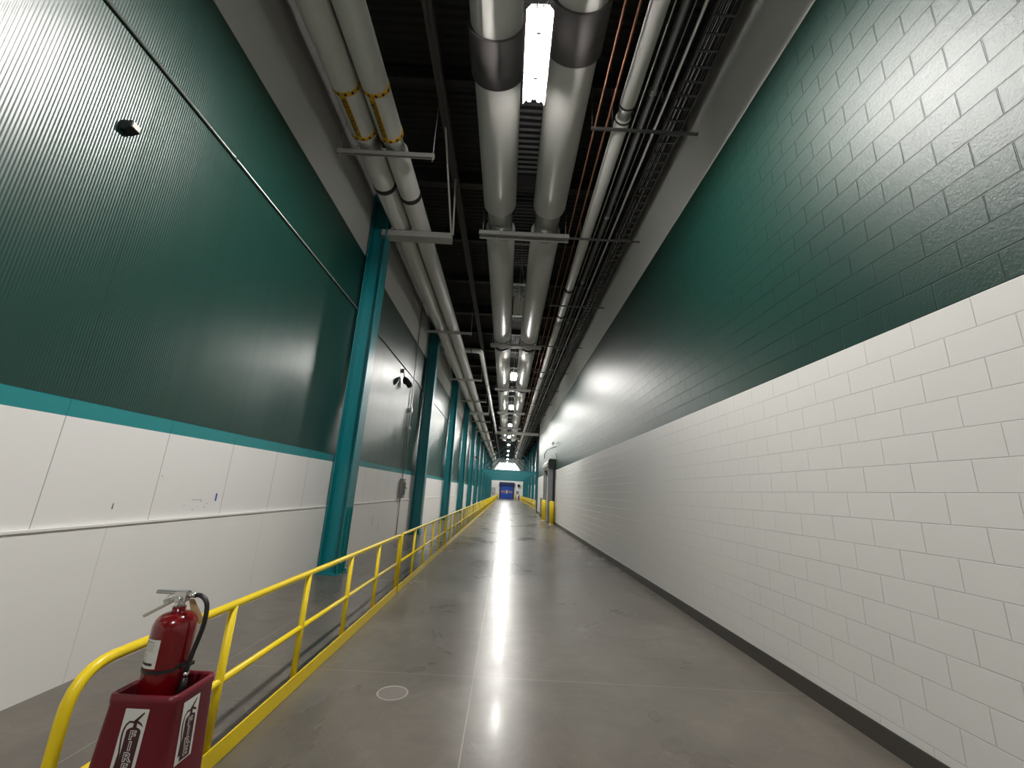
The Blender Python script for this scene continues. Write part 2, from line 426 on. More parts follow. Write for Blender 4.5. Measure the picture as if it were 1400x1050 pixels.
# ------------------------------------------------------------------ guard rails
RR = .024
def bend(p, a, c, r, n=6):
    """points of a rounded corner at c coming from p going to a"""
    p, a, c = Vector(p), Vector(a), Vector(c)
    d1 = (p - c).normalized(); d2 = (a - c).normalized()
    s = c + d1 * r; e = c + d2 * r
    out = []
    for i in range(n + 1):
        t = i / n; out.append(tuple((1-t)**2 * s + 2*t*(1-t) * c + t*t * e))
    return out
def guardrail(x, y0, y1, posts, r1, r2, label, group, side=1, far=False):
    t = thing('guard_railing', (x, y0, 0), label, 'railing', group)
    L = y1 - y0; top = .90; n = 8 if far else 12
    pts = [(0, 0, .01)] + bend((0, 0, 0), (0, 1, top), (0, 0, top), r1) + bend((0, 0, top), (0, L, 0), (0, L, top), r2) + [(0, L, .01)]
    mb = MB(); mb.tube(pts, RR, n); mb.build('top_rail', M['yellow'], t)
    mb = MB(); mb.tube([(0, 0, .47), (0, L, .47)], RR * .9, n); mb.build('middle_rail', M['yellow'], t)
    for py in posts:
        mb = MB(); mb.tube([(0, py - y0, .01), (0, py - y0, top)], RR, n); mb.build('post', M['yellow'], t)
    mb = MB(); xa = RR * side; xb = xa + .010 * side
    mb.box(min(xa, xb), max(xa, xb), -.02, L + .02, 0.005, .122); mb.build('toe_board', M['yellow'], t, bevel=.002)
    return t
XG = -1.69
guardrail(XG, 1.93, 7.26, [2.94, 3.99, 5.05, 6.12], .17, .06, 'yellow pipe guard railing section beside the fire extinguisher stand, nearest the camera', 'left guard railing sections')
y = 7.40; i = 1
while y < 86:
    L = 5.33 if y + 6 < 92 else 92 - y
    guardrail(XG, y, y + L, [y + L * q / 5 for q in range(1, 5)], .06, .06, 'yellow guard railing section on the left, ' + ORD[i] + ' from the camera', 'left guard railing sections', far=y > 20)
    y += L + .14; i += 1
y = 46.2; i = 0
while y < 88:
    guardrail(3.34, y, y + 7.45, [y + 7.45 * q / 6 for q in range(1, 6)], .06, .06, 'yellow guard railing section along the far right side, ' + ORD[i] + ' from the camera', 'right guard railing sections', side=-1, far=True)
    y += 7.6; i += 1

# ------------------------------------------------------------------ pipes
def run(name, x, z, r, ys, ye, label, mats, cat='pipe', n=28, gaps=(), group=None, end=None):
    """a straight run; gaps = list of (y0,y1,radius,material,partname) collars; the jacket breaks where radius<r"""
    t = thing(name, (x, ys, z), label, cat, group)
    cuts = sorted([g for g in gaps if g[2] < r], key=lambda g: g[0]); y = ys; segs = []
    for g in cuts: segs.append((y, g[0])); y = g[1]
    segs.append((y, ye))
    for a, b_ in segs:
        mb = MB(); e = .012
        pts = [(0, a - ys, 0), (0, a - ys + e, 0), (0, b_ - ys - e, 0), (0, b_ - ys, 0)]
        if end and b_ == ye:
            R_ = r * 1.8; pts = pts[:2] + [(0, b_ - ys, 0)] + [(0, b_ - ys + R_ * math.sin(q * PI / 12), R_ * (1 - math.cos(q * PI / 12))) for q in range(1, 7)] + [(0, b_ - ys + R_, end - z)]
            mb.tube(pts, [r - e * .7, r] + [r] * (len(pts) - 2), n)
        else:
            mb.tube(pts, [r - e * .7, r, r, r - e * .7], n)
        mb.build('insulation_jacket', mats, t)
    for g in gaps:
        mb = MB(); mb.tube([(0, g[0] - ys, 0), (0, g[1] - ys, 0)], g[2], n); mb.build(g[4], g[3], t)
    return t
TL = [6.2, 8.62, 14.85, 21.8, 27.4, 31.6, 35.8, 42.2, 49.6, 57.2, 64.8, 72.4]   # left trapezes
TB = [8.57, 16.25, 23.9, 31.5, 39.5, 47.0]                                        # middle trapezes
zA, rA = 7.722, .218
def joint(y, r): return [(y - .10, y + .22, r * .80, M['galv'], 'pipe_saddle')]
gA = joint(6.15, rA) + [(7.26, 7.36, rA + .014, M['rubber'], 'black_band')]
gB = joint(6.15, rA) + [(7.52, 7.62, rA + .014, M['rubber'], 'black_band')]
for y in TL[2:]:
    gA += [(y + .02, y + .06, rA * .85, M['galv'], 'pipe_saddle')]; gB += [(y + .02, y + .06, rA * .85, M['galv'], 'pipe_saddle')]
PA = run('insulated_pipe', -2.84, zA, rA, Y0 + .02, 84, 'white insulated pipe beside the left wall, outer one of the marked pair', M['jacket'], gaps=gA, end=H - .01)
PB = run('insulated_pipe', -2.365, zA, rA - .004, Y0 + .02, 82, 'white insulated pipe of the marked left pair, the one further from the wall', M['jacket'], gaps=gB, end=H - .01)
# marker tapes with the wording along them
def marker(parent, px, text, y0, y1, aim):
    r = rA + .003; ys = Y0 + .02
    for yy in (y0, y1):
        mb = MB(); mb.tube([(0, yy - .035 - ys, 0), (0, yy + .035 - ys, 0)], r, 40)
        bt = mb.build('marker_band', M['tape_yellow'], parent)
        mb = MB()
        for q in range(12):
            a = 2 * PI * q / 12 + .15; c0 = Vector((math.cos(a), 0, math.sin(a))); tg = Vector((-math.sin(a), 0, math.cos(a)))
            c = c0 * (r + .0022) + Vector((0, yy - ys, 0)); s_ = .030
            mb.quad(c + tg * s_, c + Vector((0, s_, 0)), c - tg * s_, c - Vector((0, s_, 0)))
        mb.build('diamond_print', M['tape_print'], bt, recalc=False)
    # long strip, on the side facing the walkway's left
    c0 = Vector((math.cos(aim), 0, math.sin(aim))); tg = Vector((-math.sin(aim), 0, math.cos(aim)))
    mb = MB(); w = .050; k = 5
    for q in range(k):
        a0 = aim - w / r + 2 * w / r * q / k; a1 = aim - w / r + 2 * w / r * (q + 1) / k
        P = lambda a, yy: (math.cos(a) * r, yy - ys, math.sin(a) * r)
        mb.quad(P(a0, y0), P(a1, y0), P(a1, y1), P(a0, y1))
    st = mb.build('marker_strip', M['tape_yellow'], parent, recalc=False)
    mb = MB(); o = c0 * (r + .003) + Vector((0, (y0 + y1) / 2 - ys, 0))
    add_text(mb, text, .105, o, (0, -1, 0), -tg, sx=.42, offset=.0035)
    mb.build('marker_lettering', M['tape_print'], st, recalc=False)
marker(PA, -2.84, 'HOT PROPYLENE GLYCOL RETURN', 5.12, 5.96, -PI / 2 - .10)
marker(PB, -2.365, 'HOT PROPYLENE GLYCOL SUPPLY', 5.12, 5.98, -PI / 2 - .22)

zB, rB = 7.975, .362
gl = [(4.27, 4.98, rB + .045, M['sleeve'], 'dark_sleeve'), (8.02, 8.95, rB * .80, M['galv'], 'pipe_saddle')]
gr = [(3.88, 4.56, rB + .045, M['sleeve'], 'dark_sleeve'), (8.02, 8.95, rB * .80, M['galv'], 'pipe_saddle')]
for y in TB[1:]:
    for g in (gl, gr): g += [(y + .65, y + 1.0, rB + .03, M['rubber'], 'black_band'), (y - .15, y + .15, rB * .86, M['galv'], 'pipe_saddle')]
PL = run('large_insulated_pipe', -.465, zB, rB, Y0 + .02, 50.5, 'fat white insulated pipe overhead, just left of the ceiling lamps', M['jacket_glossy'], n=40, gaps=gl, end=H - .01)
PR = run('large_insulated_pipe', .652, zB, rB, Y0 + .02, 50.5, 'fat white insulated pipe overhead, just right of the ceiling lamps', M['jacket_glossy'], n=40, gaps=gr, end=H - .01)
g = []
for y in (5.40, 14.0, 21.5, 29.0): g += [(y - .09, y + .09, .105, M['galv'], 'pipe_coupling'), (y - .15, y - .12, .134, M['rubber'], 'black_band'), (y + .12, y + .15, .134, M['rubber'], 'black_band')]
g += [(11.45, 11.6, .136, M['rubber'], 'black_band'), (13.4, 13.52, .140, M['rubber'], 'black_band')]
run('insulated_pipe', 1.625, 7.80, .126, Y0 + .02, 78, 'medium white pipe overhead to the right of the copper tubes', M['jacket'], gaps=g, end=H - .01)
for x, z, r, mt, lb in ((1.170, 7.672, .016, 'copper', 'thin copper tube overhead, the one nearer the fat white pipe'),
                       (1.357, 7.676, .018, 'copper', 'thin copper tube overhead, the one beside the medium white pipe'),
                       (1.80, 7.72, .011, 'conduit', 'hair-thin steel conduit hugging the medium white pipe'),
                       (1.955, 7.80, .058, 'conduit_dark', 'dull steel conduit, thickest of those right of the white pipe'),
                       (2.085, 7.82, .010, 'conduit', 'hair-thin steel conduit on the right flank of the thick dull conduit'),
                       (2.225, 7.84, .024, 'strut', 'slim pale grey conduit beside the cable tray'),
                       (2.80, 8.36, .016, 'conduit', 'thin conduit along the grey upper right wall above the tray')):
    mb = MB(); mb.tube([(0, 0, 0), (0, 96 - Y0 if z < 8.3 else YR - Y0 - .1, 0)], r, 12)
    o = mb.build('copper_tube' if mt == 'copper' else 'conduit', M[mt], loc=(x, Y0 + .02, z)); tag(o, lb, 'tube' if mt == 'copper' else 'conduit')
    if r > .05:
        for y in range(2, 60, 3):
            mb = MB(); mb.tube([(0, y - .04 - Y0, 0), (0, y + .04 - Y0, 0)], r + .008, 12); mb.build('coupling', M['conduit'], o)

# cross pipe with elbow on the left, running on to the far cross pipe
pts = [(XL + .02, 18.9, 8.16)] + bend((XL, 18.9, 8.16), (-1.53, 30, 7.9), (-1.53, 18.9, 8.16), .26) + [(-1.5, 22.5, 8.10), (-1.2, 40.6, 7.3)]
t = thing('elbow_pipe', (0, 0, 0), 'white pipe leaving the left wall and turning by an elbow down the corridor', 'pipe')
mb = MB(); mb.tube(pts, .115, 20); mb.build('insulation_jacket', M['jacket_glossy'], t)
for q in (.12, .22, .5, .6, .75, .85):
    a = Vector((-1.5, 22.5, 8.10)); b_ = Vector((-1.2, 40.6, 7.3)); c = a.lerp(b_, q); d = (b_ - a).normalized()
    mb = MB(); mb.tube([c - d * .03, c + d * .03], .122, 20); mb.build('black_band', M['rubber'], t)
mb = MB(); mb.tube([(-2.0, 18.86, 8.16), (-1.97, 18.86, 8.16)], .121, 20); mb.build('black_band', M['rubber'], t)
mb = MB(); mb.tube([(-1.33, 40.75, 7.27), (4.7, 40.75, 7.27)], .14, 20)
tag(mb.build('cross_pipe', M['jacket']), 'white pipe crossing the corridor under the lamps near the block wall end', 'pipe')

# cable tray beside the right wall
t = thing('cable_tray', (2.56, 0, 7.92), 'dull steel ladder cable tray hung beside the grey upper right wall', 'cable tray')
mb = MB()
for s_ in (-1, 1):
    mb.box(s_ * .17 - .006, s_ * .17 + .006, Y0, 90, 0, .10); mb.box(min(s_*.17, s_*.14), max(s_*.17, s_*.14), Y0, 90, 0, .004)
mb.build('side_rails', M['tray'], t, recalc=False)
mb = MB(); y = Y0
while y < 60: mb.box(-.17, .17, y, y + .025, .006, .03); y += .23
tag(mb.build('rungs', M['tray'], t, recalc=False), kind='stuff')
mb = MB()
for q in range(9):
    x = -.14 + q * .035; pts = []; y = Y0
    while y <= 90: pts.append((x + random.uniform(-.012, .012), y, .045 + random.uniform(0, .02))); y += 1.3
    mb.tube(pts, .011 + .006 * (q % 3 == 0), 6)
tag(mb.build('cables', M['cable'], t), kind='stuff')
for i, y in enumerate([5.6, 8.7, 12.4, 16.3, 20.2, 24.1, 28, 32, 36]):
    mb = MB(); mb.box(1.11, 2.90, y - .02, y + .02, 7.62, 7.655); mb.tube([(1.125, y, 7.65), (1.125, y, H - .02)], .005, 6); mb.tube([(1.47, y, 7.65), (1.47, y, H - .02)], .006, 6); mb.tube([(2.34, y, 7.66), (2.34, y, H - .02)], .006, 6)
    mb.box(2.38, 2.74, y + .30, y + .32, 7.895, 7.915); mb.box(2.38, 2.40, y - .02, y + .32, 7.895, 7.915)
    tag(mb.build('conduit_hanger', M['conduit_dark']), 'thin hanger bar carrying the conduits and tray at right, ' + ORD[i] + ' from the camera', 'hanger', 'conduit hangers at right')

# ------------------------------------------------------------------ trapeze hangers
for i, y in enumerate(TL):
    heavy = (i == 1 or i == 5)
    x0, x1 = (-3.22, -1.58) if heavy else (-3.38, -1.60)
    if i == 0: x0, x1 = -3.34, -1.60
    t = thing('trapeze_hanger', (0, y, 7.45), ('heavy pale grey' if heavy else 'slim pale grey') + ' trapeze bar under the left pipe pair, ' + ORD[i] + ' from the camera', 'hanger', 'trapeze bars under the left pipes')
    mb = MB(); hgt = .085 if heavy else .045; w = .09 if heavy else .03
    mb.box(x0, x1, -w, -w + .008, -hgt * 2 + .05, .05); mb.box(x0, x1, -w, w, .042, .05); mb.box(x0, x1, w - .008, w, -hgt * 2 + .05, .05)
    if heavy: mb.box(x0, x1, -w - .04, w + .04, -hgt * 2 + .045, -hgt * 2 + .055)
    mb.build('channel', M['strut'], t, recalc=False)
    for px in (-2.84, -2.365):
        mb = MB(); mb.box(px - .17, px - .11, -w - .02, -w + .01, .05, .085); mb.build('pipe_clamp', M['strut'], t)
    if not heavy:
        for x in (x0 + .05, x1 - .03):
            mb = MB(); mb.tube([(x, 0, -.10), (x, 0, H - .02 - 7.45)], .008, 6); mb.build('threaded_rod', M['galv'], t)
    else:
        mb = MB(); mb.obox((x1 - .02, -.02, .03), (x1 - .02, -1.95, 1.40), .035, .05); mb.build('slanting_brace', M['strut'], t)
        mb = MB(); mb.obox((x1 + .02, -.03, .03), (x1 + .02, -.42, 1.40), .035, .05); mb.build('upright_brace', M['strut'], t)
        mb = MB(); mb.box(x0 - .0, x0 + .14, -.05, .05, -.02, .03); mb.build('column_bracket', M['strut'], t)
for i, y in enumerate(TB):
    t = thing('trapeze_hanger', (0.12, y, 7.54), 'pale grey channel bar under the two fat pipes, ' + ORD[i] + ' from the camera', 'hanger', 'trapeze bars under the fat pipes')
    mb = MB(); mb.box(-1.06, 1.06, -.08, -.068, -.045, .065); mb.box(-1.06, 1.06, -.08, .08, .055, .065); mb.box(-1.06, 1.06, .068, .08, -.045, .065); mb.box(-1.06, 1.06, -.11, -.068, -.055, -.045); mb.box(-1.06, 1.06, .068, .11, -.055, -.045)
    mb.build('channel', M['strut'], t, recalc=False)
    for x in (-.585, .532):
        mb = MB(); mb.box(x - .10, x + .10, -.07, .07, .065, .073); mb.tube([(x - .05, 0, -.08), (x - .05, 0, .06)], .012, 6); mb.tube([(x + .05, 0, -.08), (x + .05, 0, .06)], .012, 6); mb.build('pipe_shoe', M['galv'], t)
    for x in (-.98, .98):
        mb = MB(); mb.tube([(x, 0, -.12), (x, 0, H - .02 - 7.54)], .009, 6); mb.build('threaded_rod', M['galv'], t)

# ------------------------------------------------------------------ lamps
def lamp(y, lit, label, group):
    t = thing('tube_lamp', (.105, y, 7.08), label, 'lamp', group)
    mb = MB(); mb.box(-.030, .030, -.60, .60, .05, .10); mb.box(-.12, .12, -.30, -.27, .05, .06); mb.box(-.12, .12, .27, .30, .05, .06)
    mb.build('housing', M['lamp_body' if lit else 'lamp_off'], t, bevel=.003)
    mb = MB(); sec = [(-.048, .052), (-.105, .044), (-.158, -.044)]
    for s_ in (-1, 1):
        for (xa, za), (xb, zb_) in zip(sec, sec[1:]):
            mb.obox((s_ * (xa + xb) / 2, -.60, (za + zb_) / 2), (s_ * (xa + xb) / 2, .60, (za + zb_) / 2), .004, math.hypot(xb - xa, zb_ - za), up=(s_ * (xb - xa), 0, zb_ - za))
    mb.build('reflector', M['lamp_body' if lit else 'lamp_off'], t, recalc=False)
    for s_ in (-1, 1):
        mb = MB(); mb.tube([(s_ * .066, -.568, 0), (s_ * .066, .568, 0)], .026, 10, caps=False)
        mb.build('tube', M['lit' if lit else 'lamp_off'], t)
    for yy in (-.45, .45):
        mb = MB(); mb.tube([(0, yy, .10), (0, yy, H - .02 - 7.08)], .003, 5); mb.build('hanging_wire', M['galv'], t)
    mb = MB(); pts = [(.02, -.5, .10), (.10, -.62, .10), (.16, -.66, .20), (.12, -.62, .5), (.02, -.55, 1.1), (0, -.5, 1.9)]
    mb.tube(pts, .006, 6); mb.build('power_cord', M['strut'], t)
    if not lit:
        mb = MB()
        for x in (-.11, -.035, .035, .11): mb.tube([(x, -.58, -.035), (x, .58, -.035)], .004, 5)
        for q in range(9): mb.tube([(-.11, -.56 + q * .14, -.035), (.11, -.56 + q * .14, -.035)], .004, 5)
        mb.build('wire_guard', M['strut'], t)
    return t
LAMPS = [-3.52] + [4.1 + BAY * i for i in range(13)]
LAMPS[2] = 11.50
for i, y in enumerate(LAMPS):
    if i == 0: lamp(y, True, 'lit twin tube lamp over the corridor behind the camera', 'corridor tube lamps')
    elif i == 2: lamp(y, False, 'unlit twin tube lamp with wire guard between the two fat pipes', 'corridor tube lamps')
    else: lamp(y, True, 'lit twin tube lamp hanging below the fat pipes, ' + ORD[i - 1 if i < 2 else i - 2] + ' lit one from the camera', 'corridor tube lamps')

# ------------------------------------------------------------------ things on the left wall
t = thing('wall_conduit', (XL + .025, 0, 5.425), 'long thin steel conduit running along the dark green left wall', 'conduit')
mb = MB(); mb.tube([(0, Y0 + .1, 0), (0, 96, 0)], .014, 8); mb.build('pipe', M['conduit'], t)
for y in (1.2, 4.2, 7.2, 10.2, 13.2):
    mb = MB(); mb.tube([(0, y - .03, 0), (0, y + .03, 0)], .019, 8); mb.build('coupling', M['conduit'], t)
t = thing('wall_sensor', (XL + .004, 3.0, 4.60), 'small dark wedge-shaped sensor on the ribbed green wall at upper left', 'sensor')
mb = MB(); mb.prism([(0, -.045), (.035, -.045), (.10, -.02), (.10, .045), (0, .045)], 'y', -.045, .045)
mb.build('housing', M['black'], t, bevel=.004)
mb = MB(); mb.box(.1001, .104, -.035, .035, -.012, .037); mb.build('pale_face', M['label'], t)
t = thing('junction_box', (XL + .02, 14.25, 1.30), 'tall grey electrical box on the white left wall panel before the second column', 'electrical box')
mb = MB(); mb.box(0, .12, -.14, .14, 0, .62); mb.build('enclosure', M['grey_box'], t, bevel=.006)
mb = MB(); mb.box(.12, .15, -.10, .10, .12, .5); mb.build('cover', M['conduit_dark'], t, bevel=.004)
mb = MB(); mb.tube([(.15, .05, .35), (.20, .05, .30)], .012, 8); mb.build('handle', M['black'], t)
t = thing('wall_conduit', (XL + .05, 14.25, 0), 'upright conduit passing the grey electrical box on the left wall', 'conduit')
mb = MB(); mb.tube([(0, 0, .02), (0, 0, 1.30)], .018, 8); mb.tube([(0, 0, 1.92), (0, 0, 8.4)], .018, 8); mb.build('pipe', M['conduit'], t)
for z, s_ in ((3.62, .05), (4.25, .07)):
    mb = MB(); mb.box(-.03, .07, -s_, s_, z - s_, z + s_); mb.build('outlet_box', M['conduit'], t, bevel=.004)
t = thing('twin_floodlight', (XL + .02, 12.75, 5.20), 'black twin-headed floodlight on the left wall between the first two columns', 'light')
mb = MB(); mb.box(0, .07, -.06, .06, -.02, .10); mb.tube([(.05, 0, 0), (.09, 0, -.20)], .015, 8); mb.build('bracket', M['black'], t)
for dy, tx in ((-.06, -.16), (.20, .14)):
    mb = MB(); a = Vector((.09, dy * .3, -.16)); b_ = Vector((.22, dy + tx * .9, -.36))
    mb.tube([a, a.lerp(b_, .25), a.lerp(b_, .8), b_], [.02, .05, .10, .105], 16); mb.build('lamp_head', M['black'], t)
mb = MB(); mb.box(0, .002, -.012, .012, -.045, .045)
tag(mb.build('tape_mark', M['tape_blue'], loc=(XL + .0005, 5.27, 1.44)), 'little strip of blue tape stuck on the white left wall', 'tape')
mb = MB()
for y, z, a, b_ in ((5.02, 1.40, .008, .006), (5.10, 1.33, .006, .008), (4.92, 1.31, .006, .006), (4.78, 1.36, .005, .005), (5.13, 1.37, .008, .004), (4.95, 1.415, .09, .002), (3.92, 1.38, .006, .03), (4.38, 1.66, .012, .003), (10.0, 1.55, .01, .09), (11.6, .75, .012, .13), (12.2, .55, .01, .10)):
    off = .0015 if z > 1.24 else .0235
    mb.quad((XL + off, y - a, z - b_), (XL + off, y + a, z - b_ * .8), (XL + off, y + a * .8, z + b_), (XL + off, y - a * .7, z + b_ * .7))
tag(mb.build('scuff_marks', M['scuff'], recalc=False), 'scattered dark scuffs and nicks on the white left wall panels', 'marks', kind='stuff')
for i, (y, z) in enumerate(((26.8, 2.2), (34.5, 1.5))):
    t = thing('junction_box', (XL + .02, y, z), 'small grey box with conduit on the far left wall, ' + ('before the fourth column' if i == 0 else 'before the fifth column'), 'electrical box')
    mb = MB(); mb.box(0, .12, -.12, .12, 0, .4); mb.build('enclosure', M['grey_box'], t)
    mb = MB(); mb.tube([(.04, 0, .4), (.04, 0, 5.6)], .02, 8); mb.build('conduit_drop', M['conduit'], t)
t = thing('dome_camera', (-3.07, C0 + BAY * 4 - .1, 4.6), 'black camera on an arm at the fifth left column', 'camera')
mb = MB(); mb.tube([(0, 0, .05), (.28, 0, .05)], .02, 8); mb.build('arm', M['black'], t)
mb = MB(); mb.tube([(.28, 0, .1), (.28, 0, .02), (.28, 0, -.08), (.28, 0, -.14)], [.06, .12, .11, .04], 16); mb.build('dome', M['black'], t)

# ------------------------------------------------------------------ roll door on the right wall
t = thing('roll_up_door', (XR, 26.7, 0), 'grey roll-up door with black-ended hood on the right block wall', 'door')
mb = MB(); mb.box(-.42, -.14, -1.70, -1.45, 0, 3.15); mb.build('near_guide', M['jamb'], t, bevel=.01)
mb = MB(); mb.box(-.40, -.02, 1.45, 1.70, 0, 3.15); mb.build('far_guide', M['jamb'], t, bevel=.01)
mb = MB(); mb.box(-.14, -.02, -1.73, -1.44, 0, 3.15); mb.build('guide_edge', M['black'], t)
mb = MB(); mb.box(-.16, -.10, -1.45, 1.45, 0.01, 3.2)
for q in range(10): mb.box(-.17, -.16, -1.45, 1.45, .1 + q * .3, .12 + q * .3)
mb.build('curtain', M['far_white'], t)
mb = MB(); mb.prism([(-.02, 3.15), (-.30, 3.15), (-.48, 3.30), (-.48, 3.50), (-.34, 3.66), (-.02, 3.66)], 'y', -1.50, 1.72); mb.build('hood', M['hood'], t)
mb = MB(); mb.prism([(0, 3.12), (-.38, 3.12), (-.44, 3.2), (-.44, 3.62), (-.38, 3.70), (0, 3.70)], 'y', -1.86, -1.50); mb.build('motor_housing', M['black'], t, bevel=.01)
mb = MB(); mb.box(-.03, -.005, -1.78, -1.72, 3.0, 4.05); mb.build('side_angle', M['label'], t)
for y, x, lb in ((24.55, 2.70, 'yellow bollard in front of the near guide of the roll-up door'), (27.6, 2.52, 'shaded yellow bollard just past the grey near guide of the roll-up door')):
    t = thing('bollard', (x, y, 0), lb, 'bollard', 'bollards at the roll-up door')
    mb = MB(); mb.tube([(0, 0, 0), (0, 0, 1.22), (0, 0, 1.26), (0, 0, 1.28)], [.135, .135, .11, .05], 20); mb.build('post_sleeve', M['yellow'], t)
    mb = MB(); mb.tube([(0, 0, 0.001), (0, 0, .03)], .19, 20); mb.build('base_ring', M['ledge_white'], t)
t = thing('wall_bracket_arm', (XR, 26.2, 4.15), 'black bent arm fixture on the green blocks above the roll-up door', 'fixture')  # bent arm and small speaker head, no lamp in it
mb = MB(); mb.tube([(-.01, -1.3, .3), (-.25, -.9, .22), (-.42, .1, .20), (-.45, 1.2, .05), (-.45, 1.3, -.25)], .025, 8); mb.build('arm', M['black'], t)
mb = MB(); mb.tube([(-.01, -1.2, .55), (-.2, -1.2, .5)], .03, 8); mb.tube([(-.2, -1.25, .52), (-.2, -1.1, .46)], .07, 12); mb.build('speaker_head', M['label'], t)
t = thing('security_camera', (XR, 29.0, 3.35), 'black camera on the right wall just beyond the roll-up door hood', 'camera')
mb = MB(); mb.box(-.30, .0, -.06, .06, .1, .2); mb.box(-.34, -.14, -.3, .2, -.12, .14); mb.build('body', M['black'], t, bevel=.01)
mb = MB(); mb.tube([(-.2, .05, -.12), (-.2, .05, -.5)], .02, 8); mb.build('stem', M['conduit'], t)
t = thing('guard_post', (XR - .08, 33.6, 0), 'dark slim post standing against the right wall beyond the roll-up door', 'post')
mb = MB(); mb.box(-.06, .06, -.06, .06, 0, 1.35); mb.build('shaft', M['grey_box'], t)
mb = MB(); mb.box(-.12, .08, -.12, .12, 0, .05); mb.build('foot', M['black'], t)
mb = MB(); mb.tube([(XR - .045, YR - .06, 0), (XR - .045, YR - .06, 8.9)], .03, 8)
tag(mb.build('corner_guard', M['steel_dark']), 'dark vertical edge guard at the far end of the right block wall', 'trim')

# ------------------------------------------------------------------ far end
m, nt, b = mat('glowing_end_wall_panel'); b.inputs['Base Color'].default_value = (.8, .8, .8, 1)  # self-glowing material, added to brighten the upper end wall
b.inputs['Emission Color'].default_value = (.95, 1, 1, 1); b.inputs['Emission Strength'].default_value = 1.6
M['end_glow'] = m
w1 = bpy.data.objects.new('glow_panel_1', None); COL.objects.link(w1); w1.location = (.15, YE - .01, 6.35); tag(w1, kind='structure')  # added glow panel standing in for the bright area above the beams
mb = MB(); mb.prism([(-3.55, -.4), (3.55, -.4), (1.9, 1.9), (-1.9, 1.9)], 'y', -.03, 0); mb.build('pane', M['end_glow'], w1)
mb = MB()
for x in (-2.2, -1.1, 0, 1.1, 2.2): mb.box(x - .04, x + .04, -.08, -.03, -.4, 1.9)
mb.box(-3.55, 3.55, -.08, -.03, -.46, -.38); mb.build('dark_bars', M['steel_dark'], w1)
d = bpy.data.objects.new('door_1', None); COL.objects.link(d); d.location = (.36, YE - .02, 0); tag(d, kind='structure')
mb = MB(); mb.box(-1.42, 1.42, -.12, -.06, 0, 3.2); mb.build('curtain', M['blue'], d)
mb = MB(); mb.box(-1.75, 1.75, -.55, -.02, 3.15, 3.75); mb.build('header_box', M['navy'], d)
for s_ in (-1, 1):
    mb = MB(); mb.box(min(s_*1.42, s_*1.7), max(s_*1.42, s_*1.7), -.25, -.02, 0, 3.2); mb.build('side_guide', M['navy'], d)
for s_ in (-1, 1):
    mb = MB(); mb.box(min(s_*.28, s_*1.3), max(s_*.28, s_*1.3), -.135, -.12, 1.35, 1.85); mb.build('vision_strip', M['amber'], d)
mb = MB(); mb.box(-.14, .14, -.14, -.12, 1.2, 2.0); mb.build('door_window', M['ice'], d)
for x, lb in ((-1.75, 'left'), (2.45, 'right')):
    mb = MB(); mb.tube([(0, 0, 0), (0, 0, 1.15), (0, 0, 1.2)], [.17, .17, .08], 16)
    tag(mb.build('bollard', M['yellow'], loc=(x, YE - 1.4, 0)), 'yellow bollard just ' + lb + ' of the blue door at the corridor end', 'bollard')
t = thing('wall_cabinet', (-2.75, YE, 1.1), 'grey cabinet on the white end wall left of the blue door', 'cabinet')
mb = MB(); mb.box(-.45, .45, -.35, 0, 0, 1.3); mb.build('body', M['grey_box'], t)
mb = MB(); mb.box(-.40, .40, -.37, -.35, .05, 1.25); mb.build('front_panel', M['hood'], t)
t = thing('safety_mirror', (3.1, YE - .3, 3.1), 'dark round fixture high on the end wall right of the blue door', 'mirror')
mb = MB(); mb.tube([(0, 0, 0), (0, -.06, 0), (0, -.14, 0)], [.34, .34, .2], 20); mb.build('disc', M['black'], t)
mb = MB(); mb.tube([(0, .0, 0), (0, .3, 0)], .04, 8); mb.build('arm', M['black'], t)
mb = MB(); mb.box(2.6, 3.2, YE - .12, YE, 1.2, 1.9)
tag(mb.build('control_panel', M['grey_box']), 'small grey control panel on the end wall beside the right bollard', 'panel')

